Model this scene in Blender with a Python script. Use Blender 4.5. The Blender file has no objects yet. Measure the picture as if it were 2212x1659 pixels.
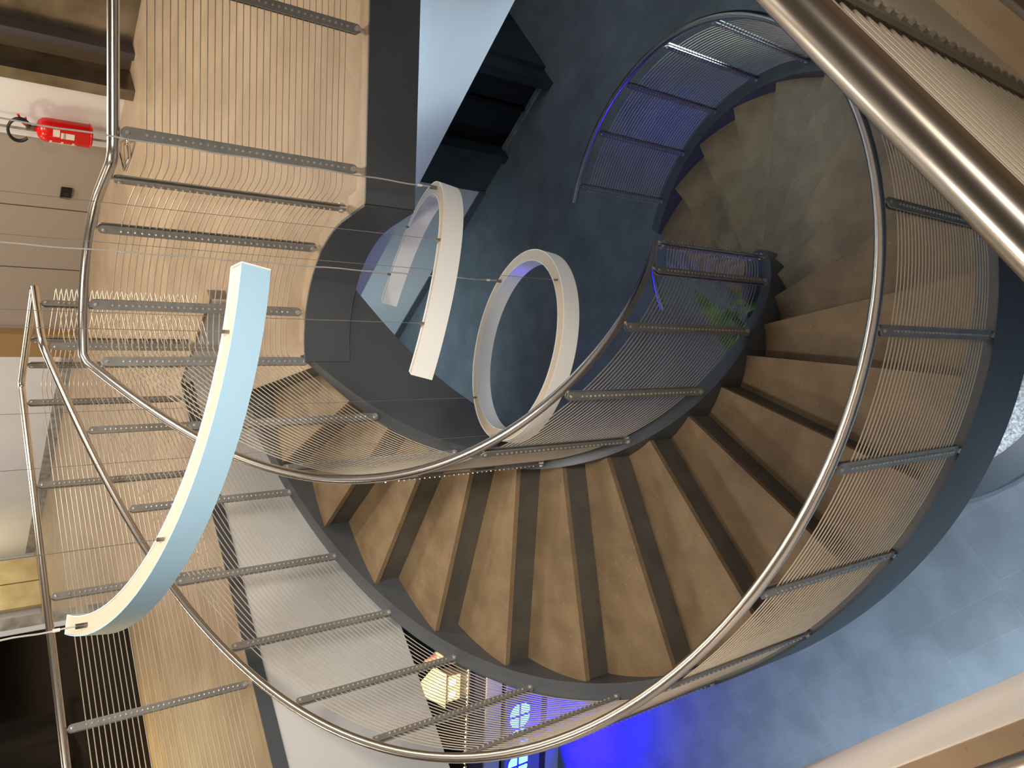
import bpy, bmesh, math, random
from mathutils import Vector, Matrix
random.seed(7)
sc = bpy.context.scene
C = sc.collection
PI = math.pi
H0 = 5.55                      # eye height above the lower floor; all z below are relative to the eye


def srgb(r, g, b, a=1.0):
    f = lambda c: (c / 255 / 12.92) if c / 255 <= 0.04045 else ((c / 255 + 0.055) / 1.055) ** 2.4
    return (f(r), f(g), f(b), a)


# ------------------------------------------------------------------ camera
FOC, PIT, ROL = 1697.162284172387, 0.6630974084765543, 0.02428265981080986
fwd = Vector((0, math.cos(PIT), -math.sin(PIT)))
upv = Vector((0, math.sin(PIT), math.cos(PIT)))
rgt = Vector((1, 0, 0))
cr, sr = math.cos(ROL), math.sin(ROL)
ux = (-upv) * cr + (-rgt) * sr           # picture right (phone held sideways)
vx = (-upv) * (-sr) + (-rgt) * cr        # picture down
cam_data = bpy.data.cameras.new('camera')
cam = bpy.data.objects.new('camera', cam_data)
C.objects.link(cam)
cam.matrix_world = Matrix(((ux.x, -vx.x, -fwd.x, 0), (ux.y, -vx.y, -fwd.y, 0), (ux.z, -vx.z, -fwd.z, H0), (0, 0, 0, 1)))
cam_data.sensor_fit = 'HORIZONTAL'
cam_data.sensor_width = 36
cam_data.lens = FOC / 2212 * 36
cam_data.clip_start = 0.02
sc.camera = cam

# ------------------------------------------------------------------ exposure and world
vs = sc.view_settings
vs.view_transform = 'Standard'
vs.look = 'None'
vs.gamma = 1
vs.use_curve_mapping = False
vs.exposure = 0.1
w = bpy.data.worlds.new('world')
sc.world = w
w.use_nodes = True
w.node_tree.nodes['Background'].inputs[0].default_value = (0.35, 0.42, 0.55, 1)
w.node_tree.nodes['Background'].inputs[1].default_value = 0.02


def nmz(n, m, z=0.0):
    """building grid (n, m) to world"""
    return Vector((.8 * n - .6 * m, .6 * n + .8 * m, z + H0))


def area(name, loc, target, size, color, power, size_y=None, spread=PI, along=None):
    d = bpy.data.lights.new(name, 'AREA')
    d.energy = power
    d.color = color
    d.size = size
    if size_y:
        d.shape = 'RECTANGLE'
        d.size_y = size_y
    else:
        d.shape = 'DISK'
    d.spread = spread
    o = bpy.data.objects.new(name, d)
    C.objects.link(o)
    o.location = loc
    dirv = (Vector(target) - Vector(loc)).normalized()
    if along is not None:
        zx = -dirv
        xx = (Vector(along) - zx * Vector(along).dot(zx)).normalized()
        yx = zx.cross(xx)
        o.rotation_euler = Matrix((xx, yx, zx)).transposed().to_euler()
    else:
        o.rotation_euler = dirv.to_track_quat('-Z', 'Y').to_euler()
    return o


WARM = (1.0, .90, .77)
NEUT = (1.0, .93, .84)
COOL = (.70, .88, 1.0)
DOWN = [(1.2, 2.9, 40), (4.6, 3.0, 58), (4.4, 6.2, 46), (1.6, 6.6, 26), (5.6, 1.0, 40), (.2, 6.6, 16), (6.2, 8.6, 24), (-2.2, 1.2, 6), (-1.8, 4.4, 12), (6.3, 4.6, 56)]
# recessed downlights of the upper ceiling
for n, m, pw in DOWN:
    area('downlight_beam', nmz(n, m, 1.55), nmz(n, m, -2), .5, WARM, pw)
area('downlight_beam', nmz(1.2, -1.6, 1.5), nmz(1.2, 1, -2), 1.2, (1, .87, .70), 14)
area('bulkhead_fill', nmz(.3, -1.4, 1.5), nmz(1.7, 4.84, -2.1), 1.0, (1, .96, .9), 32, spread=.88)  # unseen fill added behind the camera to brighten bulkhead and lamps
area('fascia_fill', nmz(3.4, 1.0, 1.5), nmz(-.17, 1.3, -2.2), .3, (1, .80, .62), 4.2, spread=.5)  # added warm fill that brightens the southwest fascia, no real fitting
area('far_wall_wash', nmz(5.0, 10.8, 1.3), nmz(7.2, 10.5, -1.4), 1.5, (.98, .98, 1), 56)
area('far_wall_wash', nmz(5.2, 6.5, 1.4), nmz(7.2, 6.5, -1.0), 1.5, NEUT, 14)
# lower storey ceiling panels and added fill lights
area('lobby_area_light', nmz(-.95, 2.6, -2.78), nmz(-.75, 2.6, -5.5), 1.2, COOL, 54, 5.0, 1.5, (.8, .6, 0))
area('lobby_area_light', nmz(-4.6, 2.4, -2.78), nmz(-4.4, 2.4, -5.5), 1.5, (.62, .86, 1.0), 95, 4.0, PI, (.8, .6, 0))  # added cool side fill for the outward stringer faces
area('lobby_area_light', nmz(6.3, 2.0, -2.78), nmz(6.2, 3.4, -5.5), 1.2, (.9, .97, 1), 15, 1.2)
area('bulkhead_wash', nmz(3.6, 0, -5.3), nmz(3.76, 2.2, -2.1), .5, (.55, .80, 1.0), 27, spread=.46)  # unseen uplight added to brighten the bulkhead below the landing
area('lobby_area_light', nmz(4.7, 6.6, -2.78), nmz(6.35, 6.6, -5.2), .6, (.66, .86, 1.0), 20, 2.4, 1.5, (-.6, .8, 0))  # added fill to brighten the white lower wall
# blue glow thrown by the sign
area('sign_glow', (-3.75, 6.33, .50), (-3.2, 5.2, 0), .8, (.01, .0, 1.0), 105, .3, PI, (.9944, -.1056, 0))
# planter spotlight under the stair
area('planter_spot', (-.38, 1.98, 1.15), (-.40, 1.95, 0), .1, (.85, .94, 1.0), 1.3, spread=1.3)
# warm strip light along the dark window and in the far alcove
area('window_strip_light', nmz(1.4, 8.15, -1.35), nmz(1.5, 7.9, -1.77), 3.6, (1, .78, .34), 15, .06, PI, (.8, .6, 0))
area('alcove_light', nmz(6.5, 13.2, -.2), nmz(6.5, 13.8, -1.4), .4, (1, .9, .62), 12)

# ------------------------------------------------------------------ helpers


def new_bm():
    return bmesh.new()


def obj(name, bm, mat, parent=None, smooth=False, loc=None):
    me = bpy.data.meshes.new(name)
    bm.normal_update()
    bm.to_mesh(me)
    bm.free()
    if smooth:
        for p in me.polygons:
            p.use_smooth = True
        try:
            me.set_sharp_from_angle(angle=math.radians(38))
        except Exception:
            pass
    if isinstance(mat, (list, tuple)):
        for m_ in mat:
            me.materials.append(m_)
    else:
        me.materials.append(mat)
    o = bpy.data.objects.new(name, me)
    C.objects.link(o)
    if parent:
        o.parent = parent
    if loc is not None:
        o.location = loc
    return o


def empty(name, loc=(0, 0, 0), rotz=0):
    o = bpy.data.objects.new(name, None)
    o.empty_display_size = .1
    C.objects.link(o)
    o.location = loc
    o.rotation_euler = (0, 0, rotz)
    return o


def tag(o, label, cat, group=None):
    o['label'] = label
    o['category'] = cat
    if group:
        o['group'] = group
    return o


def struct(name, bm, mat, label=None, cat=None, smooth=False):
    o = obj(name, bm, mat, None, smooth)
    o['kind'] = 'structure'
    if label:
        o['label'] = label
        o['category'] = cat or name.split('_')[0].split('.')[0]
    return o


def add_box(bm, c, half, axes=None):
    c = Vector(c)
    if axes is None:
        axes = (Vector((1, 0, 0)), Vector((0, 1, 0)), Vector((0, 0, 1)))
    vs_ = []
    for sx in (-1, 1):
        for sy in (-1, 1):
            for sz in (-1, 1):
                vs_.append(bm.verts.new(c + axes[0] * half[0] * sx + axes[1] * half[1] * sy + axes[2] * half[2] * sz))
    idx = [(0, 1, 3, 2), (4, 6, 7, 5), (0, 4, 5, 1), (2, 3, 7, 6), (0, 2, 6, 4), (1, 5, 7, 3)]
    fs = [bm.faces.new([vs_[i] for i in q]) for q in idx]
    bmesh.ops.recalc_face_normals(bm, faces=fs)
    return fs


def frames(pts, closed=False):
    n = len(pts)
    T = []
    for i in range(n):
        if closed:
            t = pts[(i + 1) % n] - pts[i - 1]
        else:
            t = pts[min(i + 1, n - 1)] - pts[max(i - 1, 0)]
        T.append(t.normalized())
    ref = Vector((0, 0, 1)) if abs(T[0].z) < .9 else Vector((1, 0, 0))
    N = [(ref - T[0] * ref.dot(T[0])).normalized()]
    for i in range(1, n):
        v = N[-1] - T[i] * N[-1].dot(T[i])
        N.append(v.normalized())
    return T, N


def add_tube(bm, pts, r, seg=10, closed=False, cap=True, radii=None):
    pts = [Vector(p) for p in pts]
    T, N = frames(pts, closed)
    rings = []
    for i, p in enumerate(pts):
        B = T[i].cross(N[i])
        rr = radii[i] if radii else r
        rings.append([bm.verts.new(p + (N[i] * math.cos(2 * PI * k / seg) + B * math.sin(2 * PI * k / seg)) * rr) for k in range(seg)])
    m = len(pts)
    for i in range(m if closed else m - 1):
        a, b = rings[i], rings[(i + 1) % m]
        for k in range(seg):
            bm.faces.new((a[k], a[(k + 1) % seg], b[(k + 1) % seg], b[k]))
    if cap and not closed:
        bm.faces.new(list(reversed(rings[0])))
        bm.faces.new(rings[-1])


def add_loft(bm, sections, closed=False, cap=True):
    """sections: list of equal-length point loops"""
    rings = [[bm.verts.new(p) for p in s] for s in sections]
    k = len(rings[0])
    m = len(rings)
    for i in range(m if closed else m - 1):
        a, b = rings[i], rings[(i + 1) % m]
        for j in range(k):
            bm.faces.new((a[j], a[(j + 1) % k], b[(j + 1) % k], b[j]))
    if cap and not closed:
        bm.faces.new(list(reversed(rings[0])))
        bm.faces.new(rings[-1])
    bmesh.ops.recalc_face_normals(bm, faces=bm.faces[:])


def add_prism(bm, poly, z0, z1):
    a = [bm.verts.new((p[0], p[1], z0)) for p in poly]
    b = [bm.verts.new((p[0], p[1], z1)) for p in poly]
    k = len(poly)
    fs = [bm.faces.new(a), bm.faces.new(b)]
    for i in range(k):
        fs.append(bm.faces.new((a[i], a[(i + 1) % k], b[(i + 1) % k], b[i])))
    bmesh.ops.recalc_face_normals(bm, faces=fs)


def add_cyl(bm, p0, p1, r, seg=12, r1=None):
    add_tube(bm, [Vector(p0), Vector(p1)], r, seg, radii=[r, r if r1 is None else r1])


def add_sphere(bm, c, r, scale=(1, 1, 1), seg=14):
    m = Matrix.Translation(Vector(c)) @ Matrix.Diagonal((*scale, 1))
    bmesh.ops.create_uvsphere(bm, u_segments=seg, v_segments=max(6, seg // 2), radius=r, matrix=m)


def strip(bm, path, w, z0, z1, off=0.0):
    """rectangular bar along a plan polyline; one side lies off to the left of it, the other off + w"""
    pts = [Vector((p[0], p[1])) for p in path]
    secs = []
    for i, p in enumerate(pts):
        ds = []
        if i > 0:
            ds.append((pts[i] - pts[i - 1]).normalized())
        if i < len(pts) - 1:
            ds.append((pts[i + 1] - pts[i]).normalized())
        nn = [Vector((-d.y, d.x)) for d in ds]
        if len(nn) == 2:
            mid = (nn[0] + nn[1]).normalized()
            mid = mid / max(.35, mid.dot(nn[0]))
        else:
            mid = nn[0]
        q = p + mid * (w + off)
        p = p + mid * off
        secs.append([Vector((p.x, p.y, z0)), Vector((p.x, p.y, z1)), Vector((q.x, q.y, z1)), Vector((q.x, q.y, z0))])
    add_loft(bm, secs)


# ------------------------------------------------------------------ materials
def mat(name, color, rough=.5, metal=0.0, spec=None, emit=None, estr=0):
    m = bpy.data.materials.new(name)
    m.use_nodes = True
    b = m.node_tree.nodes['Principled BSDF']
    b.inputs['Base Color'].default_value = color
    b.inputs['Roughness'].default_value = rough
    b.inputs['Metallic'].default_value = metal
    if spec is not None:
        b.inputs['Specular IOR Level'].default_value = spec
    if emit:
        b.inputs['Emission Color'].default_value = emit
        b.inputs['Emission Strength'].default_value = estr
    return m


def noise_mix(m, c0, c1, scale=6, detail=6, lo=.35, hi=.65, speck=None, bump=0, rough_var=0):
    nt = m.node_tree
    b = nt.nodes['Principled BSDF']
    tc = nt.nodes.new('ShaderNodeTexCoord')
    nz = nt.nodes.new('ShaderNodeTexNoise')
    nz.inputs['Scale'].default_value = scale
    nz.inputs['Detail'].default_value = detail
    nt.links.new(tc.outputs['Object'], nz.inputs['Vector'])
    rp = nt.nodes.new('ShaderNodeValToRGB')
    rp.color_ramp.elements[0].position = lo
    rp.color_ramp.elements[1].position = hi
    rp.color_ramp.elements[0].color = c0
    rp.color_ramp.elements[1].color = c1
    nt.links.new(nz.outputs['Fac'], rp.inputs['Fac'])
    out = rp.outputs['Color']
    if speck:
        n2 = nt.nodes.new('ShaderNodeTexNoise')
        n2.inputs['Scale'].default_value = speck[0]
        n2.inputs['Detail'].default_value = 2
        nt.links.new(tc.outputs['Object'], n2.inputs['Vector'])
        r2 = nt.nodes.new('ShaderNodeValToRGB')
        r2.color_ramp.elements[0].position = .66
        r2.color_ramp.elements[1].position = .74
        r2.color_ramp.elements[0].color = (0, 0, 0, 1)
        r2.color_ramp.elements[1].color = (1, 1, 1, 1)
        nt.links.new(n2.outputs['Fac'], r2.inputs['Fac'])
        mx = nt.nodes.new('ShaderNodeMixRGB')
        mx.inputs[2].default_value = speck[1]
        ml = nt.nodes.new('ShaderNodeMath')
        ml.operation = 'MULTIPLY'
        ml.inputs[1].default_value = speck[2]
        nt.links.new(r2.outputs['Color'], ml.inputs[0])
        nt.links.new(ml.outputs[0], mx.inputs[0])
        nt.links.new(out, mx.inputs[1])
        out = mx.outputs[0]
    nt.links.new(out, b.inputs['Base Color'])
    if bump:
        bp = nt.nodes.new('ShaderNodeBump')
        bp.inputs['Strength'].default_value = bump
        bp.inputs['Distance'].default_value = .01
        nt.links.new(nz.outputs['Fac'], bp.inputs['Height'])
        nt.links.new(bp.outputs[0], b.inputs['Normal'])
    return m, nt, tc, out, b


def tile_mat(name, c0, c1, joint, row=.5975, width=.44, off=-.09, mortar=.003, rough=.45, speck=None, tone=.12, spec=.4):
    m = mat(name, c0, rough, spec=spec)
    m, nt, tc, out, b = noise_mix(m, c0, c1, scale=3.2, speck=speck)
    mp = nt.nodes.new('ShaderNodeMapping')
    mp.inputs['Rotation'].default_value = (0, 0, -math.atan2(.6, .8))
    mp.inputs['Location'].default_value = (0.27, off, 0)
    nt.links.new(tc.outputs['Object'], mp.inputs['Vector'])
    br = nt.nodes.new('ShaderNodeTexBrick')
    br.offset = .37
    br.squash = .55
    br.squash_frequency = 2
    br.inputs['Scale'].default_value = 1
    br.inputs['Mortar Size'].default_value = mortar
    br.inputs['Mortar Smooth'].default_value = .1
    br.inputs['Brick Width'].default_value = width
    br.inputs['Row Height'].default_value = row
    br.inputs['Color1'].default_value = (1 - tone, 1 - tone, 1 - tone, 1)
    br.inputs['Color2'].default_value = (1 + tone, 1 + tone, 1 + tone, 1)
    br.inputs['Mortar'].default_value = (joint, joint, joint, 1)
    nt.links.new(mp.outputs[0], br.inputs['Vector'])
    mx = nt.nodes.new('ShaderNodeMixRGB')
    mx.blend_type = 'MULTIPLY'
    mx.inputs[0].default_value = 1
    nt.links.new(out, mx.inputs[1])
    nt.links.new(br.outputs['Color'], mx.inputs[2])
    nt.links.new(mx.outputs[0], b.inputs['Base Color'])
    return m


M = {}
M['stone'] = tile_mat('warm_stone_floor', srgb(164, 142, 116), srgb(178, 156, 130), .82, width=.9, mortar=.002, rough=.42, tone=.05, speck=(90, srgb(120, 98, 78), .35))
M['rimstone'] = noise_mix(mat('rim_stone', srgb(170, 145, 118), .4), srgb(160, 137, 110), srgb(180, 157, 129), scale=5, speck=(80, srgb(110, 90, 72), .4))[0]
M['tread'] = noise_mix(mat('tread_stone', srgb(134, 112, 84), .5), srgb(129, 107, 79), srgb(149, 125, 94), scale=7, speck=(60, srgb(205, 180, 148), .3), bump=.02)[0]
def slab_variation(m, lo, hi):
    nt = m.node_tree
    b = nt.nodes['Principled BSDF']
    src = b.inputs['Base Color'].links[0].from_socket
    oi = nt.nodes.new('ShaderNodeObjectInfo')
    mr = nt.nodes.new('ShaderNodeMapRange')
    mr.inputs['To Min'].default_value = lo
    mr.inputs['To Max'].default_value = hi
    nt.links.new(oi.outputs['Random'], mr.inputs['Value'])
    vm = nt.nodes.new('ShaderNodeVectorMath')
    vm.operation = 'SCALE'
    nt.links.new(src, vm.inputs[0])
    nt.links.new(mr.outputs[0], vm.inputs['Scale'])
    nt.links.new(vm.outputs[0], b.inputs['Base Color'])


slab_variation(M['tread'], .90, 1.14)
M['riser'] = noise_mix(mat('riser_stone_shaded', srgb(92, 88, 78), .55), srgb(86, 82, 73), srgb(99, 95, 85), scale=8)[0]  # darker than the treads: the risers' shade is put into this colour
M['lowfloor'] = tile_mat('grey_slate_floor', srgb(112, 118, 122), srgb(128, 134, 138), 1.16, rough=.4, tone=.05, speck=(55, srgb(78, 84, 88), .3), mortar=.0024)
M['white'] = noise_mix(mat('white_paint', srgb(225, 222, 216), .75), srgb(222, 219, 213), srgb(228, 225, 219), scale=2)[0]
M['beige'] = mat('beige_panel', srgb(160, 147, 132), .6)
M['brownband'] = mat('brown_panel', srgb(160, 128, 84), .5)
M['darkwall'] = noise_mix(mat('dark_stone_wall', srgb(60, 66, 66), .4), srgb(52, 58, 58), srgb(66, 73, 73), scale=2)[0]
M['blackmetal'] = mat('black_metal', srgb(14, 15, 17), .35)
M['blackdoor'] = mat('black_door', srgb(34, 37, 40), .3)
M['steelpaint'] = noise_mix(mat('grey_painted_steel', srgb(90, 93, 96), .45, .2), srgb(87, 90, 93), srgb(97, 100, 103), scale=2)[0]
M['tube'] = mat('brushed_tube', srgb(222, 214, 203), .27, 1.0)
M['rod'] = mat('steel_rod', srgb(212, 198, 178), .38, .45)
M['bar'] = noise_mix(mat('satin_steel_bar', srgb(150, 146, 140), .45, .5), srgb(158, 155, 149), srgb(170, 167, 160), scale=20)[0]
M['bolt'] = mat('polished_bolt', srgb(222, 216, 205), .3, .6)
M['lampwhite'] = mat('lamp_white', srgb(228, 224, 216), .35, emit=(1, .94, .86, 1), estr=.11)
M['lamphousing'] = mat('lamp_housing', srgb(214, 196, 172), .4)
M['lampblue'] = mat('lamp_pale_blue', srgb(176, 212, 232), .3)
M['lampinner'] = mat('lamp_inner', srgb(232, 236, 240), .35)
M['wire'] = mat('steel_wire', srgb(190, 185, 175), .35, .8)
M['cable'] = mat('clear_cable', srgb(205, 200, 190), .4)
M['clip'] = mat('clip_metal', srgb(150, 145, 135), .3, .9)
M['red'] = mat('extinguisher_red', srgb(205, 22, 16), .25)
M['rubber'] = mat('black_rubber', srgb(20, 19, 18), .5)
M['label'] = mat('label_paper', srgb(225, 215, 200), .6)
M['labelink'] = mat('label_ink', srgb(70, 75, 120), .6)
M['chrome'] = mat('chrome', srgb(220, 218, 212), .08, 1.0)
M['gravel'] = noise_mix(mat('white_gravel', srgb(205, 210, 215), .9), srgb(150, 152, 155), srgb(235, 238, 240), scale=60, bump=1.0)[0]
M['planter'] = mat('planter_rim', srgb(78, 84, 90), .45)
M['leaf'] = noise_mix(mat('leaf', srgb(52, 98, 46), .4), srgb(38, 80, 36), srgb(84, 132, 60), scale=9)[0]
M['nightglass'] = mat('night_glass', srgb(8, 7, 6), .06)
M['gold'] = noise_mix(mat('yellow_panel', srgb(205, 186, 138), .5), srgb(190, 170, 122), srgb(214, 198, 152), scale=3)[0]
M['marble'] = noise_mix(mat('grey_marble', srgb(150, 148, 142), .3), srgb(128, 126, 120), srgb(170, 167, 160), scale=9)[0]
M['brushedportal'] = noise_mix(mat('portal_steel', srgb(150, 142, 130), .3, .9), srgb(120, 112, 100), srgb(160, 150, 136), scale=3)[0]
M['darkceil'] = mat('dark_ceiling', srgb(118, 110, 101), .7)
M['recess'] = mat('dark_recess', srgb(112, 98, 80), .4, .4)
M['signpanel'] = mat('sign_panel', srgb(150, 152, 190), .3)
M['neon'] = mat('neon_letter', (.2, .8, 1, 1), .4, emit=(.22, .8, 1, 1), estr=2.2)
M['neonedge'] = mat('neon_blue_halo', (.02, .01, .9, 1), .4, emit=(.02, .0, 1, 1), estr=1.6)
M['counter'] = mat('counter_white', srgb(200, 205, 215), .4)
M['counterdark'] = mat('counter_dark', srgb(72, 66, 70), .4)
M['warmwood'] = mat('warm_wood', srgb(190, 140, 85), .4)
M['cream'] = mat('cream_figure', srgb(236, 220, 190), .5)
M['pinkfig'] = mat('pink_figure', srgb(205, 140, 130), .5)
M['led'] = mat('fairy_light', (1, .8, .5, 1), .4, emit=(1, .72, .38, 1), estr=6)

# ------------------------------------------------------------------ geometry constants of the stair
CX, CY = .2098, 3.2581
B = .65384                          # drop per radian
DTH = math.radians(15.0412)
RISE = DTH * B
RI, RO = .634, 1.864                # baluster circles
RTI, RTO = .668, 1.790              # tread edges
RWI, RWO = .585, 1.885              # outer faces of the stringers
TN0 = 2.2154977
ZF = -1.773                         # upper floor
ZR = -1.65                          # top of the edge rim
ZL = -5.55                          # lower floor
rad = math.radians


def P(r, th, z):
    return Vector((CX + r * math.cos(th), CY + r * math.sin(th), z + H0))


def nose(k):
    return TN0 + k * DTH, -2.1166 - k * RISE


# outline of the well at the upper floor
E0 = nmz(3.72, .138)
straight = lambda x: Vector((x, 3.144 - .102 * (x - .817), 0))
E2 = straight(2.27)
ARC = [P(RWI, rad(a), 0) for a in [6 + i * (96.86 - 6) / 18 for i in range(19)]]
OUT = [P(RWO, rad(a), 0) for a in (96.86, 94, 91, 88)]
C2 = nmz(3.72, 3.93)
C1 = nmz(3.72, 4.84)
W0 = nmz(-.174, 4.84)
S0 = nmz(-.174, .138)
WELL = [E0, E2, straight(.817)] + ARC + OUT + [C2, C1, W0, S0]


def xy(v):
    return (v[0], v[1])


def fill_with_hole(bm, outer, hole, z):
    ed = []
    for loop in (outer, hole):
        vv = [bm.verts.new((p[0], p[1], z)) for p in loop]
        for i in range(len(vv)):
            ed.append(bm.edges.new((vv[i], vv[(i + 1) % len(vv)])))
    bmesh.ops.triangle_fill(bm, use_beauty=True, use_dissolve=False, edges=ed)
    for f in bm.faces:
        if f.normal.z < 0:
            f.normal_flip()


# ------------------------------------------------------------------ setting
bm = new_bm()
poly = [nmz(-8, -6), nmz(14, -6), nmz(14, 15), nmz(-8, 15)]
bm.faces.new([bm.verts.new((p.x, p.y, 0)) for p in poly])
struct('floor', bm, M['lowfloor'], 'grey slate tiled floor of the lower storey around the spiral stair', 'floor')

bm = new_bm()
outer = [nmz(-7, -5), nmz(7.55, -5), nmz(7.55, 14.2), nmz(3.47, 14.2), nmz(3.47, 8.27), nmz(-7, 8.27)]
fill_with_hole(bm, outer, WELL, ZF + H0)
struct('floor', bm, M['stone'], 'beige stone floor of the upper storey around the stairwell', 'floor')

# lower ceiling with the rectangular atrium opening
bm = new_bm()
outer = [nmz(-7, -5), nmz(9, -5), nmz(9, 11), nmz(-7, 11)]
rect = [nmz(-.174, .138), nmz(3.72, .138), nmz(3.72, 4.84), nmz(-.174, 4.84)]
fill_with_hole(bm, outer, rect, -2.72 + H0)
struct('ceiling', bm, M['white'], 'white ceiling of the lower storey', 'ceiling')
# underside of the stair landing
bm = new_bm()
loop = [E2, straight(.817)] + ARC + OUT + [C2]
bm.faces.new([bm.verts.new((p.x, p.y, -1.90 + H0)) for p in loop])
struct('ceiling', bm, M['white'], 'white underside of the stair landing', 'ceiling')
bm = new_bm()
bm.faces.new([bm.verts.new((*xy(nmz(a, b)), 1.6 + H0)) for a, b in ((-7, -5), (7.3, -5), (7.3, 14.2), (-7, 14.2))])
struct('ceiling', bm, M['darkceil'], 'dark ceiling of the upper storey above the stairwell', 'ceiling')

# bulkheads round the opening
def wallstrip(name, pts, z0, z1, m, w=.06, label=None, cat='wall', off=-.004):
    bm = new_bm()
    strip(bm, [xy(p) for p in pts], w, z0 + H0, z1 + H0, off)
    return struct(name, bm, m, label, cat)


wallstrip('wall_southwest', [S0, W0], -2.72, ZR - .02, M['white'], .10, 'pale fascia wall under the upper floor edge, southwest side of the stairwell')
wallstrip('wall_northwest', [W0, C1], -2.72, ZR - .07, M['white'], .10, 'white bulkhead wall under the far guard railing')
wallstrip('wall_northeast', [C1, nmz(3.72, .138)], -2.72, -1.905, M['white'], .10, 'white bulkhead wall below the stair landing')
wallstrip('wall_southeast', [nmz(3.72, .138), S0], -2.72, ZR - .02, M['white'], .10, 'white fascia wall under the near floor edge')
# dark steel fascia of landing
wallstrip('trim_1', [E2, straight(.817)], -1.90, ZR + .002, M['steelpaint'], .012, 'dark grey steel fascia along the straight landing edge', 'trim', 0)
bm = new_bm()
strip(bm, [xy(p) for p in [straight(.817)] + ARC], .012, -1.90 + H0, ZR + .002 + H0)
o = struct('trim_2', bm, M['steelpaint'], 'dark grey steel fascia curving round the well at the landing', 'trim', smooth=True)
wallstrip('trim_3', [W0, C1], ZR - .085, ZR + .002, M['steelpaint'], -.012, 'grey steel edge strip of the upper floor under the far guard railing', 'trim', 0)
wallstrip('wall_northeast', [C1, C2], -1.905, ZR - .02, M['white'], .10, 'white fascia at the corner between far guard and stair entrance')
wallstrip('trim_4', [OUT[3], C2], ZR - .26, ZF + .012, M['steelpaint'], .012, 'grey steel edge of the landing beside the stair entrance', 'trim', 0)

# raised stone rim along the floor edge
bm = new_bm()
strip(bm, [xy(p) for p in [E2, straight(.817)] + ARC[:-2]], -.085, ZF + H0 - .03, ZR + H0)
struct('trim_5', bm, M['rimstone'], 'raised beige rim along the inner landing edge', 'trim')
bm = new_bm()
strip(bm, [xy(p) for p in [C2, C1, W0, S0, nmz(3.72, .138)]], -.085, ZF + H0 - .03, ZR + H0)
struct('trim_6', bm, M['rimstone'], 'raised stone rim round the open edge of the upper floor', 'trim')

# upper walls on the far side
def vquad(name, a, b, z0, z1, m, th=.06, label=None, cat='wall'):
    bm = new_bm()
    a, b = Vector(a), Vector(b)
    d = (b - a)
    d.z = 0
    L = d.length
    d.normalize()
    nrm = Vector((-d.y, d.x, 0))
    mid = (a + b) / 2
    add_box(bm, (mid.x + nrm.x * th / 2, mid.y + nrm.y * th / 2, (z0 + z1) / 2 + H0), (L / 2, th / 2, (z1 - z0) / 2), (d, nrm, Vector((0, 0, 1))))
    return struct(name, bm, m, label, cat)


NW_ = 7.2
vquad('wall_east', nmz(NW_, 14.2), nmz(NW_, 8.80), ZF, 1.6, M['white'], .2, 'white far wall of the upper storey with grey skirting')
vquad('wall_east', nmz(NW_, 8.80), nmz(NW_, 8.37), ZF, 1.6, M['brownband'], .2, 'brown wall panel between beige and white wall')
vquad('wall_east', nmz(NW_ + .08, 8.37), nmz(NW_ + .08, 5.48), ZF, 1.6, M['beige'], .12, 'beige panelled wall with a small black socket')
vquad('wall_east', nmz(NW_, 5.48), nmz(NW_, 4.87), ZF, 1.6, M['white'], .2, 'white wall pier behind the red fire extinguisher')
vquad('wall_east', nmz(NW_ + .3, 4.87), nmz(NW_ + .3, -5), ZF, 1.6, M['brushedportal'], .12, 'brushed steel wall panels beside the pier')
for i, mm in enumerate((6.42, 7.32)):
    vquad('trim_%d' % (7 + i), nmz(NW_ + .078, mm + .006), nmz(NW_ + .078, mm - .006), ZF, 1.6, M['counterdark'], .01, 'dark joint line in the beige wall', 'trim')
vquad('baseboard_east', nmz(NW_ - .015, 14.0), nmz(NW_ - .015, 8.80), ZF, ZF + .14, M['marble'], .015, 'grey skirting of the white far wall', 'baseboard')
vquad('wall_north', nmz(3.47, 14.1), nmz(7.5, 14.1), ZF, 1.6, M['white'], .15, 'end wall of the far corridor', 'wall')
vquad('wall_corridor', nmz(3.47, 8.27), nmz(3.47, 14.2), ZF, 1.6, M['marble'], -.12, 'marble clad wall beside the far corridor', 'wall')
vquad('wall_south', nmz(7.3, -5), nmz(-7, -5), ZF, 1.6, M['beige'], -.15, None)
vquad('wall_west', nmz(-7, -5), nmz(-7, 8.3), ZF, 1.6, M['beige'], .15, None)
vquad('window_1', nmz(-7, 8.27), nmz(3.42, 8.27), ZF, 1.6, M['nightglass'], .03, 'black night window wall on the upper storey', 'window')
vquad('trim_9', nmz(3.42, 8.26), nmz(3.47, 8.26), ZF, 1.6, M['counter'], .06, 'pale frame post at the end of the black window', 'trim')

# lower storey walls
vquad('wall_lower_east', nmz(6.35, 11), nmz(6.35, 4.66), ZL, -2.72, M['white'], .16, 'white lower wall with dark skirting seen under the landing')
vquad('baseboard_lower_east', nmz(6.33, 11), nmz(6.33, 4.66), ZL, ZL + .09, M['steelpaint'], .02, 'dark skirting of the white lower wall', 'baseboard')
vquad('wall_lower_east', nmz(6.36, 4.66), nmz(6.36, 4.21), ZL, -2.72, M['darkwall'], .3, 'dark wall strip right of the lower black doors')
vquad('wall_lower_east', nmz(8.6, 3.11), nmz(8.6, -5), ZL, -2.72, M['darkwall'], .15, None)
vquad('wall_lower_niche', nmz(6.55, 3.06), nmz(8.6, 3.06), ZL, -2.72, M['darkwall'], .12, 'dark side wall of the lower door recess')
vquad('wall_lower_north', nmz(-7, 10.6), nmz(8.6, 10.6), ZL, -2.72, M['counterdark'], .15, 'dark back wall of the lower lobby')
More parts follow.
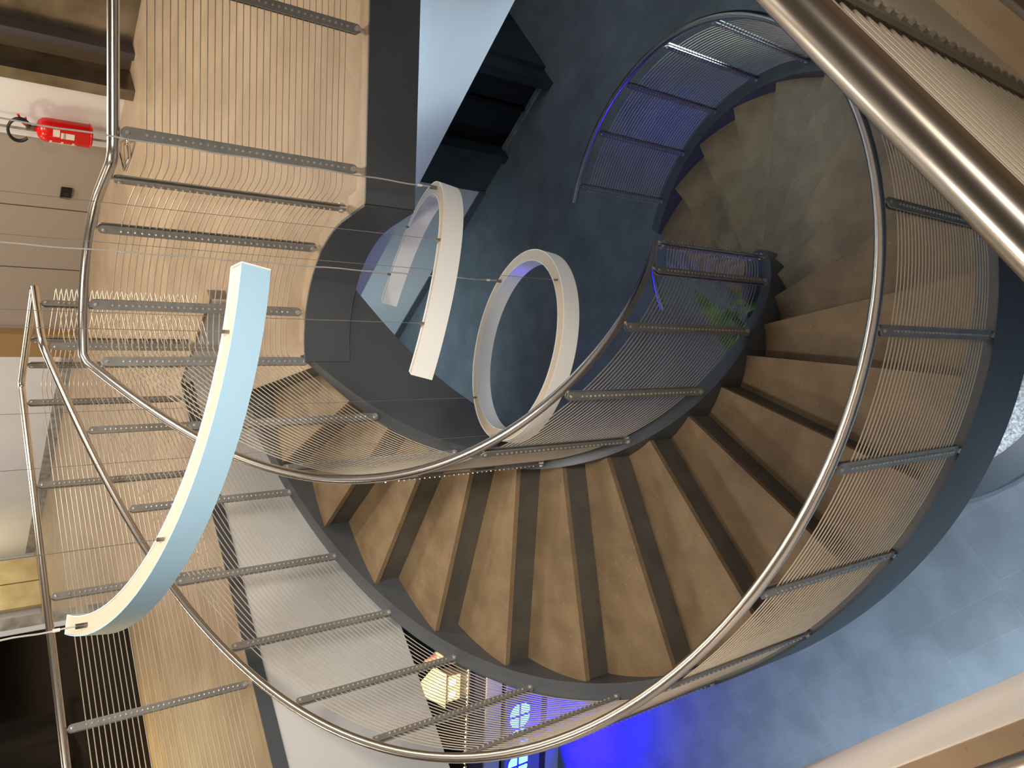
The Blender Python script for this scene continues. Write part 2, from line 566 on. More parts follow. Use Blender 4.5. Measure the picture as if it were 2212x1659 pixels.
vquad('wall_lower_west', nmz(-7, -5), nmz(-7, 10.6), ZL, -2.72, M['white'], .15, None)
vquad('wall_lower_south', nmz(9, -5), nmz(-7, -5), ZL, -2.72, M['white'], -.15, None)

# black double doors on the lower storey
door = empty('door_1', nmz(6.45, 3.65, ZL), math.atan2(.8, -.6))
door['kind'] = 'structure'
tag(door, 'black double doors in grey frame at the back of the dark lower floor', 'door')
def dpart(name, c, half, m):
    bm = new_bm()
    add_box(bm, c, half)
    return obj(name, bm, m, door)
dpart('frame', (-.5, .02, 1.4), (.05, .12, 1.4), M['darkwall'])
dpart('frame', (.5, .02, 1.4), (.05, .12, 1.4), M['darkwall'])
dpart('frame', (0, .02, 2.45), (.45, .12, .38), M['darkwall'])
dpart('door_leaf', (-.28, -.06, 1.03), (.16, .02, 1.02), M['blackdoor'])
dpart('door_leaf', (.09, -.06, 1.03), (.17, .02, 1.02), M['blackdoor'])
dpart('jamb', (-.08, -.05, 1.03), (.02, .04, 1.02), M['blackmetal'])
dpart('jamb', (.36, -.07, 1.03), (.09, .02, 1.02), M['blackmetal'])
dpart('threshold', (0, .0, .012), (.45, .03, .012), M['marble'])

# ------------------------------------------------------------------ the stair
stair = empty('spiral_staircase', (CX, CY, 0))
tag(stair, 'spiral staircase of beige stone steps between grey curved steel stringers', 'staircase')
SP = Vector((CX, CY, 0))


def R(r, th, z):
    return Vector((r * math.cos(th), r * math.sin(th), z + H0))


for k in range(-1, 20):
    th1, zk = nose(k)
    th0 = th1 - DTH
    bm = new_bm()
    nseg = 8
    secs = []
    for i in range(nseg + 1):
        t = th0 - .004 + (th1 - th0 + .012) * i / nseg
        secs.append([R(RTI, t, zk), R(RTO, t, zk), R(RTO, t, zk - .03), R(RTI, t, zk - .03)])
    add_loft(bm, secs)
    obj('tread', bm, M['tread'], stair)
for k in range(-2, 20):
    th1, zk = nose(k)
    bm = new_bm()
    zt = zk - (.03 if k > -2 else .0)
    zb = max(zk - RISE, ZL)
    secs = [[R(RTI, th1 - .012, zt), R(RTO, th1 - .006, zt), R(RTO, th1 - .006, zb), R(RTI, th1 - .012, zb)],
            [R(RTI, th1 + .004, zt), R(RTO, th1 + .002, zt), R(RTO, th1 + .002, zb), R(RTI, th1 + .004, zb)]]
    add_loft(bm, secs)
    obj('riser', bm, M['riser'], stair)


def helix_plate(bm, ra, rb, top, bot, t0, t1, n=150):
    secs = []
    for i in range(n + 1):
        t = t0 + (t1 - t0) * i / n
        zt, zb = top(t), max(bot(t), ZL)
        zt = max(zt, ZL + .01)
        secs.append([R(ra, t, zb), R(ra, t, zt), R(rb, t, zt), R(rb, t, zb)])
    add_loft(bm, secs)


itop = lambda t: min(ZR, -.60 - B * t)
ibot = lambda t: -1.24 - B * t
bm = new_bm()
helix_plate(bm, RWI, RTI, itop, ibot, rad(93), rad(418))
obj('inner_stringer', bm, M['steelpaint'], stair, smooth=True)
bm = new_bm()
helix_plate(bm, RWI, RWI + .02, lambda t: min(-1.88, -.60 - B * t), ibot, rad(54), rad(93.3), 20)
obj('stringer_tail', bm, M['steelpaint'], stair, smooth=True)
otop = lambda t: min(ZR, -.635 - B * t)
obot = lambda t: -1.04 - B * t
bm = new_bm()
helix_plate(bm, RTO, RWO, otop, obot, rad(88), rad(412.5), 180)
obj('outer_stringer', bm, M['steelpaint'], stair, smooth=True)
# soffit
bm = new_bm()
secs = []
for i in range(121):
    t = rad(97) + (rad(405) - rad(97)) * i / 120
    za, zb = max(-1.12 - B * t, ZL + .02), max(-1.0 - B * t, ZL + .03)
    secs.append([R(RTI - .01, t, za), R(RTI - .01, t, za + .01), R(RTO + .01, t, zb + .01), R(RTO + .01, t, zb)])
add_loft(bm, secs)
obj('soffit', bm, M['steelpaint'], stair, smooth=True)
# small screws on the inner face of outer stringer
for k in range(0, 7):
    th1, zk = nose(k)
    t = th1 - DTH * .35
    bm = new_bm()
    add_cyl(bm, R(RTO + .002, t, zk - .10), R(RTO - .006, t, zk - .10), .012, 10)
    obj('stringer_screw', bm, M['bar'], stair)

# ------------------------------------------------------------------ railings
TUBE = .0215
NR = 30
SPC = .0278
D0 = .069


BOLT = {}


def bolt_mesh(big):
    if big not in BOLT:
        rr = .0075 if big else .0052
        bm = new_bm()
        add_tube(bm, [Vector((0, 0, -.001)), Vector((0, 0, .0053)), Vector((0, 0, .0068))], rr, 8, radii=[rr, rr, rr * .6])
        me = bpy.data.meshes.new('bolt')
        bm.to_mesh(me)
        bm.free()
        me.materials.append(M['bolt'])
        BOLT[big] = me
    return BOLT[big]


def make_baluster(rail, base, tang, nrm, ztop, foot_dir, foot_len=.05, bolts='both', top_dir=None, lower=.93):
    """flat twin bar; base = plan position, tang/nrm horizontal unit vectors; ztop = upper bolt (eye-relative)"""
    base = Vector((base[0], base[1], 0)) - rail.location
    zt = ztop + H0 - rail.location.z
    zt_ = zt
    hw = .021
    bm = new_bm()
    for s in (-1, 1):
        off = nrm * (.0085 * s)
        loop = []
        for i in range(9):
            a = PI * i / 8
            loop.append((math.cos(a) * hw, zt + math.sin(a) * hw))
        for i in range(9):
            a = PI + PI * i / 8
            loop.append((math.cos(a) * hw, zt - lower + math.sin(a) * hw))
        A = [Vector((base.x, base.y, 0)) + tang * q[0] + off - nrm * .003 + Vector((0, 0, q[1])) for q in loop]
        Bq = [p + nrm * .006 for p in A]
        add_loft(bm, [A, Bq])
    bar = obj('baluster', bm, M['bar'], rail)
    hs = [0] + [D0 + i * SPC for i in range(NR)] + [lower]
    if bolts == 'each':
        for i, h in enumerate(hs):
            s = -1 if (nrm.dot(Vector((CX, CY, 0)) - Vector((0, 0, 0))) > 0) else 1
            big = i in (0, len(hs) - 1)
            o = bpy.data.objects.new('bolt', bolt_mesh(big))
            C.objects.link(o)
            o.parent = bar
            zax = nrm * s
            xax = tang
            yax = zax.cross(xax)
            q = Vector((base.x, base.y, zt - h)) + nrm * (.0112 * s)
            o.matrix_local = Matrix(((xax.x, yax.x, zax.x, q.x), (xax.y, yax.y, zax.y, q.y), (xax.z, yax.z, zax.z, q.z), (0, 0, 0, 1)))
    else:
        bm = new_bm()
        for i, h in enumerate(hs):
            rr = .0075 if i in (0, len(hs) - 1) else .0052
            for s in (-1, 1):
                p = Vector((base.x, base.y, zt - h))
                add_tube(bm, [p + nrm * (.0112 * s), p + nrm * (.0165 * s), p + nrm * (.018 * s)], rr, 6, radii=[rr, rr, rr * .6])
        b = obj('bolts', bm, M['bolt'], bar)
        b['kind'] = 'stuff'
    bm = new_bm()
    p = Vector((base.x, base.y, zt - lower))
    fd = Vector(foot_dir).normalized()
    add_cyl(bm, p - fd * .012, p + fd * foot_len, .0135, 12)
    add_cyl(bm, p - nrm * .02, p + nrm * .02, .012, 10)
    obj('foot', bm, M['bolt'], bar, smooth=True)
    bm = new_bm()
    p = Vector((base.x, base.y, zt))
    td = Vector(top_dir).normalized() if top_dir else Vector((0, 0, 1))
    add_cyl(bm, p + td * .012, p + td * .046, .0055, 8)
    add_sphere(bm, p + td * .030, .0085, seg=10)
    obj('rail_pin', bm, M['bolt'], bar, smooth=True)
    return bar


def rods(rail, path_top, r=.0028):
    """30 rods; path_top = points of the upper bolt line"""
    for j in range(NR):
        bm = new_bm()
        d = D0 + j * SPC
        add_tube(bm, [Vector((p.x, p.y, p.z - d)) - rail.location for p in path_top], r, 6)
        obj('rod', bm, M['rod'], rail, smooth=True)


def handrail(rail, pts, r=TUBE):
    bm = new_bm()
    add_tube(bm, [Vector(p) - rail.location for p in pts], r, 20)
    bmesh.ops.recalc_face_normals(bm, faces=bm.faces[:])
    return obj('handrail', bm, M['tube'], rail, smooth=True)


def chamfer(pts, d=.05, n=5):
    """round the corners of a polyline"""
    out = [pts[0]]
    for i in range(1, len(pts) - 1):
        a, b, c = pts[i - 1], pts[i], pts[i + 1]
        u, v = (a - b), (c - b)
        da, dc = min(d, u.length * .45), min(d, v.length * .45)
        p0, p2 = b + u.normalized() * da, b + v.normalized() * dc
        for k in range(n + 1):
            t = k / n
            out.append(p0 * (1 - t) ** 2 + b * 2 * t * (1 - t) + p2 * t * t)
    out.append(pts[-1])
    return out


ZT = -.69           # bolt line on level parts
ZH = -.645          # handrail axis on level parts

# ---- inner railing: straight landing edge, curve, inner side of stair
inner = empty('inner_railing', (CX, CY, ZR + H0))
tag(inner, 'steel railing with horizontal rods along the landing edge and inner side of the spiral stair', 'railing')
iz = lambda t: min(ZT, .362 - B * t)
ih = lambda t: min(ZH, .437 - B * t)


def rail_y(x):
    return 3.195 - .108 * (x - .871)


def inner_path(zf, rr, zflat, t_end, xk=.875):
    pts = [Vector((3.0, rail_y(3.0), zflat + H0)), Vector((xk, rail_y(xk), zflat + H0)), P(rr, rad(14), zflat)]
    pts = chamfer(pts, .05, 5)
    t = 18.0
    while t < t_end:
        pts.append(P(rr, rad(t), zf(rad(t))))
        t += 3.0
    pts.append(P(rr, rad(t_end), zf(rad(t_end))))
    return pts


handrail(inner, inner_path(ih, .625, ZH, 420))
rods(inner, inner_path(iz, .622, ZT, 396))
slope = math.atan(B / RI)


def stair_bar(rail, r, th, zt, b_over_r, lvl=False, bolts='both'):
    radial = Vector((math.cos(th), math.sin(th), 0))
    tang = Vector((-math.sin(th), math.cos(th), 0))
    if lvl:
        fd = Vector((0, 0, -1))
        td = Vector((0, 0, 1))
    else:
        fd = Vector((-tang.x * b_over_r, -tang.y * b_over_r, -1))
        td = -fd
    p = P(r, th, 0)
    make_baluster(rail, p, tang, radial, zt, fd, .048 if not lvl else .042, bolts, td)


sdir = Vector((1, -.108, 0)).normalized()
for x_ in (2.77, 2.17, 1.571, .972):
    make_baluster(inner, (x_, rail_y(x_) - .005), sdir, Vector((-sdir.y, sdir.x, 0)), ZT, (0, 0, -1), .042, 'each' if x_ < 2 else 'both', lower=.92)
for a in (5.5, 38.5, 72.5):
    stair_bar(inner, .622, rad(a), ZT, 0, True, 'each' if a == 72.5 else 'both')
for i in range(11):
    t = rad(96.109 + 29.7347 * i)
    stair_bar(inner, RI - (.012 if i == 0 else 0), t, iz(t), B / RI)

# ---- outer railing
outer_r = empty('outer_railing', (CX + 1.0, CY, ZR + H0))
tag(outer_r, 'long curved steel railing with rods following the outer side of the spiral stair', 'railing')
oz = lambda t: min(ZT, .297 - B * t)
oh = lambda t: min(ZH, .354 - B * t)
C2r = nmz(3.745, 3.93, 0)


def outer_path(zf, rr, zflat, t_end, end):
    pts = [Vector((end.x, end.y, zflat + H0)), Vector((*xy(nmz(3.43, 3.93)), zflat + H0)), P(rr, rad(87.5), zflat), P(rr, rad(91), zf(rad(91)))]
    pts = chamfer(pts, .04, 3)
    t = 94.0
    while t < t_end:
        pts.append(P(rr, rad(t), zf(rad(t))))
        t += 2.5
    pts.append(P(rr, rad(t_end), zf(rad(t_end))))
    return pts


handrail(outer_r, outer_path(oh, RO - .006, ZH, 408, C2r))
rods(outer_r, outer_path(oz, RO, ZT, 405, C2r))
gdir_n = nmz(1, 0) - nmz(0, 0)
gdir_m = nmz(0, 1) - nmz(0, 0)
make_baluster(outer_r, nmz(3.62, 3.93), gdir_n, gdir_m, ZT, (0, 0, -1), .155, lower=.92)
for i in range(-1, 21):
    t = rad(102.968 + 15.0412 * i)
    stair_bar(outer_r, RO, t, oz(t), B / RO, False, 'each' if i in (10, 11, 12) else 'both')

# ---- far guard railing
far = empty('far_guard_railing', nmz(2, 4.86, ZR))
tag(far, 'straight steel guard railing on the far upper floor edge in front of the black window', 'railing')
G = [nmz(-6, 4.855, 0), nmz(3.735, 4.855, 0), nmz(3.755, 3.95, 0)]
handrail(far, chamfer([Vector((p.x, p.y, ZH + H0)) for p in G], .05, 5))
rods(far, chamfer([Vector((p.x, p.y, ZT + H0)) for p in G], .05, 5))
for n in (3.58, 2.94, 2.19, 1.43, .68, -.07, -.82, -1.57):
    make_baluster(far, nmz(n, 4.855), gdir_n, gdir_m, ZT, (0, 0, -1), .042, 'each' if n in (2.94, 2.19, 1.43) else 'both', lower=.92)
for m_ in (4.66, 4.41):
    make_baluster(far, nmz(3.745, m_), gdir_m, gdir_n, ZT, (0, 0, -1), .042, lower=.92)

# ---- near guard railing
near = empty('near_guard_railing', nmz(1, .115, ZR))
tag(near, 'close steel handrail and guard of rods crossing the nearest corner of view', 'railing')
Gn = [nmz(4.3, .115, 0), nmz(-.02, .115, 0)]
handrail(near, [Vector((p.x, p.y, ZH + H0)) for p in Gn], .0215)
rods(near, [Vector((p.x, p.y, ZT + H0)) for p in Gn])
for n in (2.12, 1.36, .611, -.10):
    make_baluster(near, nmz(n, .115), gdir_n, gdir_m, ZT, (0, 0, -1), .042, lower=.92)
side = empty('side_handrail', nmz(-.107, 2, ZR))
tag(side, 'steel handrail above the pale fascia at the lower edge of the picture', 'handrail')
handrail(side, [Vector((*xy(nmz(-.107, .115)), ZH + H0)), Vector((*xy(nmz(-.107, 5.2)), ZH + H0))])
for m_ in (.2, 2.4, 4.0):
    bm = new_bm()
    q = nmz(-.107, m_, ZR) - side.location
    add_cyl(bm, q, q + Vector((0, 0, ZH - ZR)), .016, 14)
    obj('post', bm, M['bar'], side, smooth=True)

# ------------------------------------------------------------------ ring lamps
def ring_lamp(name, label, Cc, nv, Rr, t, h, a0, a1, wires, power, outer_mat, inner_mat=None):
    n = Vector((nv[0], nv[1], 1)).normalized()
    a = n.cross(Vector((0, 0, 1))).normalized()
    b = n.cross(a)
    Cw = Vector((Cc[0], Cc[1], Cc[2] + H0))
    root = empty(name, Cw)
    tag(root, label, 'lamp', 'ring pendant lamps hanging in the stairwell')
    closed = abs(a1 - a0) >= 360

    def pt(ang, r, off):
        t_ = rad(ang)
        return a * (r * math.cos(t_)) + b * (r * math.sin(t_)) + n * off
    N = max(24, int(abs(a1 - a0) / 3))
    angs = [a0 + (a1 - a0) * i / N for i in range(N if closed else N + 1)]

    def ringmesh(prof):
        bm = new_bm()
        add_loft(bm, [[pt(g, r_, o_) for r_, o_ in prof] for g in angs], closed)
        return bm
    e = .004
    # housing: top plate with thin raised lips, outer and inner diffusers
    obj('housing', ringmesh([(Rr - t + e, -e), (Rr - t + e, -.004 - e), (Rr - e, -.004 - e), (Rr - e, -e)]), M['lamphousing'], root, smooth=True)
    obj('outer_band', ringmesh([(Rr - e, 0), (Rr, 0), (Rr, -h), (Rr - e, -h)]), outer_mat, root, smooth=True)
    obj('inner_band', ringmesh([(Rr - t, 0), (Rr - t + e, 0), (Rr - t + e, -h), (Rr - t, -h)]), inner_mat or M['lampinner'], root, smooth=True)
    obj('diffuser', ringmesh([(Rr - t + e, -h + .004), (Rr - e, -h + .004), (Rr - e, -h + .001), (Rr - t + e, -h + .001)]), M['lampwhite'], root, smooth=True)
    if not closed:
        for g, s in ((a0, 1), (a1, -1)):
            bm = new_bm()
            ds = s * .25 * (1 if a1 > a0 else -1)
            add_loft(bm, [[pt(g + k, r_, o_) for r_, o_ in ((Rr - t, 0), (Rr, 0), (Rr, -h), (Rr - t, -h))] for k in (0, ds)])
            obj('end_cap', bm, M['lampwhite'], root)
    for g, top in wires:
        p = pt(g, Rr - t / 2, 0)
        bm = new_bm()
        add_cyl(bm, p - n * .004, p + Vector((0, 0, .016)), .006, 8)
        c = obj('wire_clip', bm, M['clip'], root, smooth=True)
        bm = new_bm()
        add_cyl(bm, p + Vector((0, 0, .012)), Vector((p.x, p.y, top - Cc[2])), .0011, 5)
        obj('suspension_wire', bm, M['wire'], root)
    for g in power:
        p = pt(g, Rr - t / 2, 0)
        bm = new_bm()
        add_cyl(bm, p - n * .004, p + Vector((0, 0, .03)), .009, 10)
        obj('cable_gland', bm, M['clip'], root, smooth=True)
        bm = new_bm()
        L = 1.6 - Cc[2]
        nn = 60
        add_tube(bm, [p + Vector((.002 * math.cos(i * 1.3), .002 * math.sin(i * 1.3), .025 + (L - .025) * i / nn)) for i in range(nn + 1)], .0032, 6)
        obj('power_cable', bm, M['cable'], root, smooth=True)
        bm = new_bm()
        add_cyl(bm, p + Vector((0, 0, .075)), p + Vector((0, 0, .095)), .006, 8)
        obj('cable_clamp', bm, M['lampwhite'], root, smooth=True)
    return root


CEIL = 1.6
ring_lamp('ring_lamp', 'large pale blue arc lamp hanging nearest, in front of the far railings', (.246, 3.252, -.605), (.166, -.122), 1.10, .067, .088, -48, 42.8, [(32.4, CEIL), (-2.7, CEIL)], [-37.1], M['lampblue'])
ring_lamp('ring_lamp', 'white open arc lamp passing under the corner of the landing', (.223, 3.264, -1.829), (.296, .358), .761, .061, .085, -67.2, 105.7, [(-22.4, CEIL), (-51.7, CEIL), (66.9, -1.905), (92.7, -1.905)], [19.8], M['lampwhite'])
ring_lamp('ring_lamp', 'smallest white lamp, a complete closed ring low in the well', (.208, 3.264, -2.566), (.197, .208), .513, .062, .085, 0, 360, [(-9.1, CEIL), (168.5, CEIL), (-126, CEIL)], [79.7], M['lampwhite'])

# ------------------------------------------------------------------ fire extinguisher
fx = empty('fire_extinguisher', nmz(7.02, 5.235, -1.508))
fx.scale = (1.17, 1.17, .93)
tag(fx, 'red fire extinguisher with black hose hanging on the white wall pier', 'fire extinguisher')
dm, dn = gdir_m, gdir_n
bm = new_bm()
prof = [(.0, .0), (.078, .0), (.088, .012), (.094, .035), (.094, .40), (.088, .44), (.065, .475), (.03, .49), (.028, .505), (0, .505)]
secs = []
for i in range(24):
    a = 2 * PI * i / 24
    secs.append([Vector((r_ * math.cos(a), r_ * math.sin(a), z_)) for r_, z_ in prof[1:-1]])
add_loft(bm, secs, True, False)
bm.faces.new([v for v in sorted([v for v in bm.verts if abs(v.co.z) < 1e-6], key=lambda v: math.atan2(v.co.y, v.co.x))])
obj('cylinder', bm, M['red'], fx, smooth=True)
bm = new_bm()
for i in range(24):
    pass
add_tube(bm, [Vector((.094 * math.cos(2 * PI * i / 24), .094 * math.sin(2 * PI * i / 24), .02)) for i in range(24)], .008, 8, True)
obj('base_ring', bm, M['red'], fx, smooth=True)
bm = new_bm()
add_cyl(bm, (0, 0, .50), (0, 0, .555), .018, 12)
add_box(bm, (0, 0, .565), (.022, .022, .014))
obj('valve', bm, M['clip'], fx, smooth=True)
for s, zz in ((1, .60), (-1, .575)):
    bm = new_bm()
    p0 = Vector((0, 0, .56))
    add_tube(bm, [p0, p0 + dm * -.03 + Vector((0, 0, zz - .55)), p0 + dm * (-.10 * (1 if s > 0 else .8)) + Vector((0, 0, (zz - .52) * 1.2 * (1 if s > 0 else .45)))], .011, 8)
    obj('lever', bm, M['red'], fx, smooth=True)
bm = new_bm()
hp = []
for i in range(25):
    a = rad(40 + 290 * i / 24)
    hp.append(Vector((0, 0, .635)) + dm * (.02 + .105 * math.sin(a)) + Vector((0, 0, -.095 * math.cos(a))) - dn * .03)
add_tube(bm, hp, .014, 10)
obj('hose', bm, M['rubber'], fx, smooth=True)


def curved_label(z0, z1, a0, a1, m, r_=.0955):
    bm = new_bm()
    ang0 = math.atan2(-dn.y, -dn.x)
    secs = []
    for i in range(9):
        a = ang0 + a0 + (a1 - a0) * i / 8
        secs.append([Vector((q * math.cos(a), q * math.sin(a), z)) for q, z in ((r_, z0), (r_, z1), (r_ - .004, z1), (r_ - .004, z0))])
    add_loft(bm, secs)
    return obj('label_plate', bm, m, fx, smooth=True)


lb = curved_label(.17, .29, .05, .55, M['label'])
curved_label(.30, .36, .15, .75, M['label'])
curved_label(.14, .38, -.75, -.62, M['label'])
for zz in (.16, .26, .36):
    curved_label(zz, zz + .02, -.95, -.35, M['label'], .0962)
for zz in (.262, .25):
    curved_label(zz, zz + .004, .05, .55, M['labelink'], .0965)
pipe = new_bm()
add_cyl(pipe, nmz(7.06, 5.295, ZF), nmz(7.06, 5.295, 1.6), .012, 8)
o = obj('wall_pipe', pipe, M['bar'], None, smooth=True)
tag(o, 'thin grey vertical conduit on the white pier behind the extinguisher', 'pipe')

# socket
so = empty('wall_socket', nmz(7.268, 6.18, -1.42))
tag(so, 'small square black socket on the beige wall', 'socket')
bm = new_bm()
add_box(bm, (0, 0, 0), (.012, .068, .05), (gdir_n, gdir_m, Vector((0, 0, 1))))
obj('plate', bm, M['blackmetal'], so)
bm = new_bm()
add_cyl(bm, -gdir_n * .012, -gdir_n * .018, .026, 16)
obj('outlet', bm, M['blackdoor'], so, smooth=True)

# elevator portal beside the pier on the upper floor
ep = empty('door_2', nmz(7.0, 4.0, ZF))
ep['kind'] = 'structure'
tag(ep, 'brushed steel door portal at the end of the landing', 'door')


def epart(name, n0, n1, m0, m1, z0, z1, m):
    bm = new_bm()
    add_box(bm, ((n0 + n1) / 2 * gdir_n + (m0 + m1) / 2 * gdir_m + Vector((0, 0, (z0 + z1) / 2 + H0))) - ep.location, (abs(n1 - n0) / 2, abs(m1 - m0) / 2, (z1 - z0) / 2), (gdir_n, gdir_m, Vector((0, 0, 1))))
    return obj(name, bm, m, ep)


epart('jamb', 6.9, 7.45, 4.57, 4.68, ZF, .6, M['brushedportal'])
epart('recess_panel', 7.22, 7.3, 4.40, 4.80, ZF, .6, M['recess'])
epart('jamb', 7.15, 7.38, 4.35, 4.42, ZF, .6, M['counterdark'])
epart('door_leaf', 7.3, 7.34, 3.4, 4.38, ZF, .6, M['brushedportal'])
epart('door_leaf', 7.3, 7.34, 2.4, 3.38, ZF, .6, M['brushedportal'])
epart('lintel', 6.95, 7.38, 2.3, 4.88, .6, 1.0, M['brushedportal'])

# bent chrome frame on floor in front of the pier
cf = empty('chrome_stand', nmz(6.72, 5.13, ZF))
tag(cf, 'low bent chrome tube stand on the floor below the fire extinguisher', 'stand')
bm = new_bm()
pts = [nmz(6.86, 4.90, -1.76), nmz(6.90, 5.20, -1.72), nmz(6.66, 5.31, -1.76), nmz(6.60, 5.08, -1.76), nmz(6.54, 4.86, -1.70)]
loopp = chamfer([p - cf.location for p in pts + pts[:2]], .04, 4)[1:-1]
add_tube(bm, loopp[:-5], .017, 10, True)
obj('tube_frame', bm, M['chrome'], cf, smooth=True)

# ------------------------------------------------------------------ yellow lit panel at the corridor end
yp = empty('lit_cabinet', nmz(6.62, 13.95, ZF))
tag(yp, 'yellow lit cupboard doors at the end of the far corridor', 'cupboard')
for i in range(2):
    bm = new_bm()
    add_box(bm, nmz(6.84 - .44 * i, 13.95, -1.2) - yp.location, (.21, .05, .57), (gdir_n, gdir_m, Vector((0, 0, 1))))
    obj('door', bm, M['gold'], yp)
bm = new_bm()
add_box(bm, nmz(6.62, 13.98, -.6) - yp.location, (.45, .06, .03), (gdir_n, gdir_m, Vector((0, 0, 1))))
obj('cornice', bm, M['marble'], yp)

# ------------------------------------------------------------------ planter
pl = empty('planter', (.30, 2.66, 0))
tag(pl, 'low round dark planter with white gravel under the spiral stair', 'planter')
PR = 1.21
bm = new_bm()
secs = []
for i in range(72):
    a = 2 * PI * i / 72
    secs.append([Vector((r_ * math.cos(a), r_ * math.sin(a), z_)) for r_, z_ in ((PR - .17, 0), (PR - .17, .10), (PR - .005, .10), (PR, .095), (PR, 0))])
add_loft(bm, secs, True)
obj('rim', bm, M['planter'], pl, smooth=True)
bm = new_bm()
ring = [bm.verts.new(((PR - .168) * math.cos(2 * PI * i / 60), (PR - .168) * math.sin(2 * PI * i / 60), .07)) for i in range(60)]
bm.faces.new(ring)
for i in range(1500):
    rr = (PR - .19) * math.sqrt(random.random())
    a = random.random() * 2 * PI
    if math.cos(a) > .3:
        continue
    s = .009 + random.random() * .012
    bmesh.ops.create_icosphere(bm, subdivisions=1, radius=s, matrix=Matrix.Translation((rr * math.cos(a), rr * math.sin(a), .07)) @ Matrix.Rotation(random.random() * 6, 4, 'Z') @ Matrix.Diagonal((1.3, 1, .7, 1)))
g = obj('gravel', bm, M['gravel'], pl)
g['kind'] = 'stuff'


def plant(name, loc, label, leaves, L, width, seed, cat='plant', lean=.9, group=None):
    rnd = random.Random(seed)
    root = empty(name, loc)
    tag(root, label, cat, group)
    bm = new_bm()
    add_cyl(bm, (0, 0, -.02), (0, 0, .12), .018, 8, .012)
    obj('stem', bm, M['leaf'], root, smooth=True)
    for i in range(leaves):
        a = 2 * PI * i / leaves * 2.4 + rnd.random()
        l_ = L * (.7 + .5 * rnd.random())
        out = Vector((math.cos(a), math.sin(a), 0))
        sd = Vector((-out.y, out.x, 0))
        bm = new_bm()
        secs = []
        n_ = 9
        up = .5 + .6 * rnd.random()
        for k in range(n_ + 1):
            t = k / n_
            p = out * (l_ * lean * t) + Vector((0, 0, .08 + l_ * (up * t - .55 * t * t * lean)))
            wv = width * (math.sin(PI * min(1, t * .92 + .08)) ** .8) * .5 + .001
            th_ = .0018
            secs.append([p - sd * wv, p + Vector((0, 0, -wv * .35 - th_)), p + sd * wv, p + Vector((0, 0, -wv * .35 + th_))])
        add_loft(bm, secs)
        obj('leaf', bm, M['leaf'], root, smooth=True)
    return root


plant('strap_leaf_plant', (.60, 3.60, .07), 'green strap leaf plant at the foot of the inner stringer', 16, .42, .05, 3)
plant('broad_leaf_plant', (.18, 3.66, .07), 'dark green broad leaf plant low inside the stairwell behind the rods', 11, .70, .13, 5)
plant('strap_leaf_plant', (.02, 1.80, .07), 'green pointed leaf on white gravel at the right picture edge', 10, .36, .045, 11)

# ------------------------------------------------------------------ lobby desk with the neon sign
DE = Vector((.9944, -.1056, 0))          # along the desk
DF = Vector((.1056, .9944, 0))           # into the desk
DO = Vector((-4.0736, 6.4599, 0))
desk = empty('reception_desk', DO)
tag(desk, 'high reception desk with blue lit sign panel beyond the stair', 'desk')


def dk(name, s0, s1, d0, d1, z0, z1, m):
    bm = new_bm()
    add_box(bm, DE * ((s0 + s1) / 2) + DF * ((d0 + d1) / 2) + Vector((0, 0, (z0 + z1) / 2)), ((s1 - s0) / 2, (d1 - d0) / 2, (z1 - z0) / 2), (DE, DF, Vector((0, 0, 1))))
    return obj(name, bm, m, desk)


dk('plinth', -1.2, 1.75, 0, .6, 0, .18, M['counter'])
dk('plinth_band', -1.2, 1.75, .01, .6, .18, .27, M['counterdark'])
dk('sign_panel', -1.2, 1.75, .0, .6, .27, .74, M['signpanel'])
dk('shadow_gap', -1.2, 1.75, .05, .6, .74, .81, M['blackmetal'])
dk('front_ledge', -1.2, 1.75, .0, .6, .81, 1.0, M['counter'])
dk('front_band', -1.2, 1.75, .02, .6, 1.0, 1.19, M['counterdark'])
dk('worktop', -1.2, 1.75, .0, .65, 1.19, 1.215, M['blackdoor'])

lights = empty('fairy_light_string', DO + Vector((0, 0, 1.215)))
tag(lights, 'string of warm fairy lights along the front edge of the reception desk', 'fairy lights')
bm = new_bm()
add_tube(bm, [DE * (-.6 + .1 * i) + DF * .02 + Vector((0, 0, .006)) for i in range(22)], .003, 6)
obj('cord', bm, M['cream'], lights)
for i in range(46):
    bm = new_bm()
    add_sphere(bm, DE * (-.55 + .045 * i) + DF * .02 + Vector((0, 0, .012)), .008, seg=6)
    obj('bulb', bm, M['led'], lights)

sign = empty('neon_sign', DO + Vector((0, 0, .57)))
tag(sign, 'blue neon sign with stencil round letters on the reception desk front', 'sign')


def glyph(cs, pts, d=.012, out=0, grow=0):
    bm = new_bm()
    cx_ = sum(p[0] for p in pts) / len(pts)
    cy_ = sum(p[1] for p in pts) / len(pts)
    A, Bq = [], []
    for p in pts:
        dx, dy = p[0] - cx_, p[1] - cy_
        L = math.hypot(dx, dy) or 1
        base = DE * (cs + p[0] + dx / L * grow) + Vector((0, 0, p[1] + dy / L * grow)) - DF * out
        A.append(base)
        Bq.append(base - DF * d)
    add_loft(bm, [A, Bq])
    return bm


def quarter(sx, sy, r, gap, square=False):
    """quarter of a round stencil letter"""
    if square:
        return [(sx * gap, sy * gap), (sx * r * .95, sy * gap), (sx * r * .95, sy * r * .6), (sx * r * .6, sy * r), (sx * gap, sy * r)]
    pts = [(sx * gap, sy * gap)]
    for i in range(7):
        a = PI / 2 * i / 6
        pts.append((sx * (gap + (r - gap) * math.cos(a)), sy * (gap + (r - gap) * math.sin(a))))
    return pts


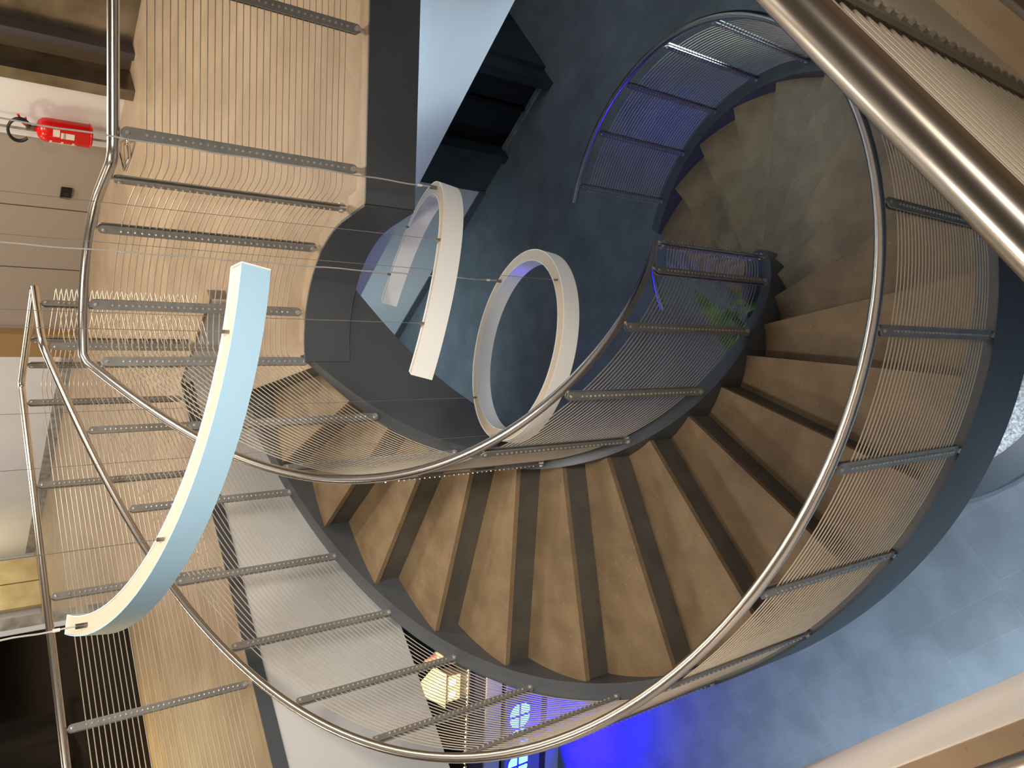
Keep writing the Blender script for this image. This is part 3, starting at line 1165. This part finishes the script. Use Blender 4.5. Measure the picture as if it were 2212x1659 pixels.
for i, cs in enumerate((.12, .39, .66)):
    for sx, sy in ((-1, 1), (1, 1), (-1, -1), (1, -1)):
        if i == 1 and (sx, sy) == (-1, 1):
            continue
        q = quarter(sx, sy, .125, .016, (sx, sy) in ((1, -1),))
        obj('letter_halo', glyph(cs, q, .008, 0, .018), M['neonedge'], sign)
        obj('letter', glyph(cs, q, .010, .008), M['neon'], sign)

fig = empty('festive_house', DO + DE * 1.08 + DF * .25 + Vector((0, 0, 1.215)))
tag(fig, 'warmly lit cream toy house with steep roof standing on the desk', 'decoration')
bm = new_bm()
add_box(bm, (0, 0, .09), (.13, .09, .09), (DE, DF, Vector((0, 0, 1))))
obj('house_wall', bm, M['cream'], fig)
bm = new_bm()
A = [DE * -.17 + Vector((0, 0, .18)), DE * .17 + Vector((0, 0, .18)), Vector((0, 0, .40))]
add_loft(bm, [[p - DF * .11 for p in A], [p + DF * .11 for p in A]])
obj('roof', bm, M['cream'], fig)
for dx in (-.06, .06):
    bm = new_bm()
    add_box(bm, DE * dx - DF * .092 + Vector((0, 0, .09)), (.025, .006, .035), (DE, DF, Vector((0, 0, 1))))
    obj('window', bm, M['led'], fig)
fg2 = empty('festive_figure', DO + DE * 1.42 + DF * .2 + Vector((0, 0, 1.215)))
tag(fg2, 'small pink and cream round figure with a pointed hat beside the toy house', 'decoration')
bm = new_bm()
add_sphere(bm, (0, 0, .10), .10, (1, 1, 1))
obj('body', bm, M['pinkfig'], fg2, smooth=True)
bm = new_bm()
add_sphere(bm, (0, 0, .24), .065)
obj('head', bm, M['cream'], fg2, smooth=True)
bm = new_bm()
add_cyl(bm, (0, 0, .28), (0, 0, .40), .05, 12, .006)
obj('hat', bm, M['pinkfig'], fg2, smooth=True)
area('desk_spot', DO + DE * 1.2 - DF * .5 + Vector((0, 0, 2.6)), DO + DE * 1.2 + DF * .25 + Vector((0, 0, 1.3)), .12, (1, .74, .45), 6, spread=.8)
col = new_bm()
add_box(col, DO - DE * .35 + DF * .95 + Vector((0, 0, 1.4)), (.12, .12, 1.4), (DE, DF, Vector((0, 0, 1))))
o = obj('lobby_column', col, M['warmwood'])
tag(o, 'warm brown square column behind the reception desk', 'column')
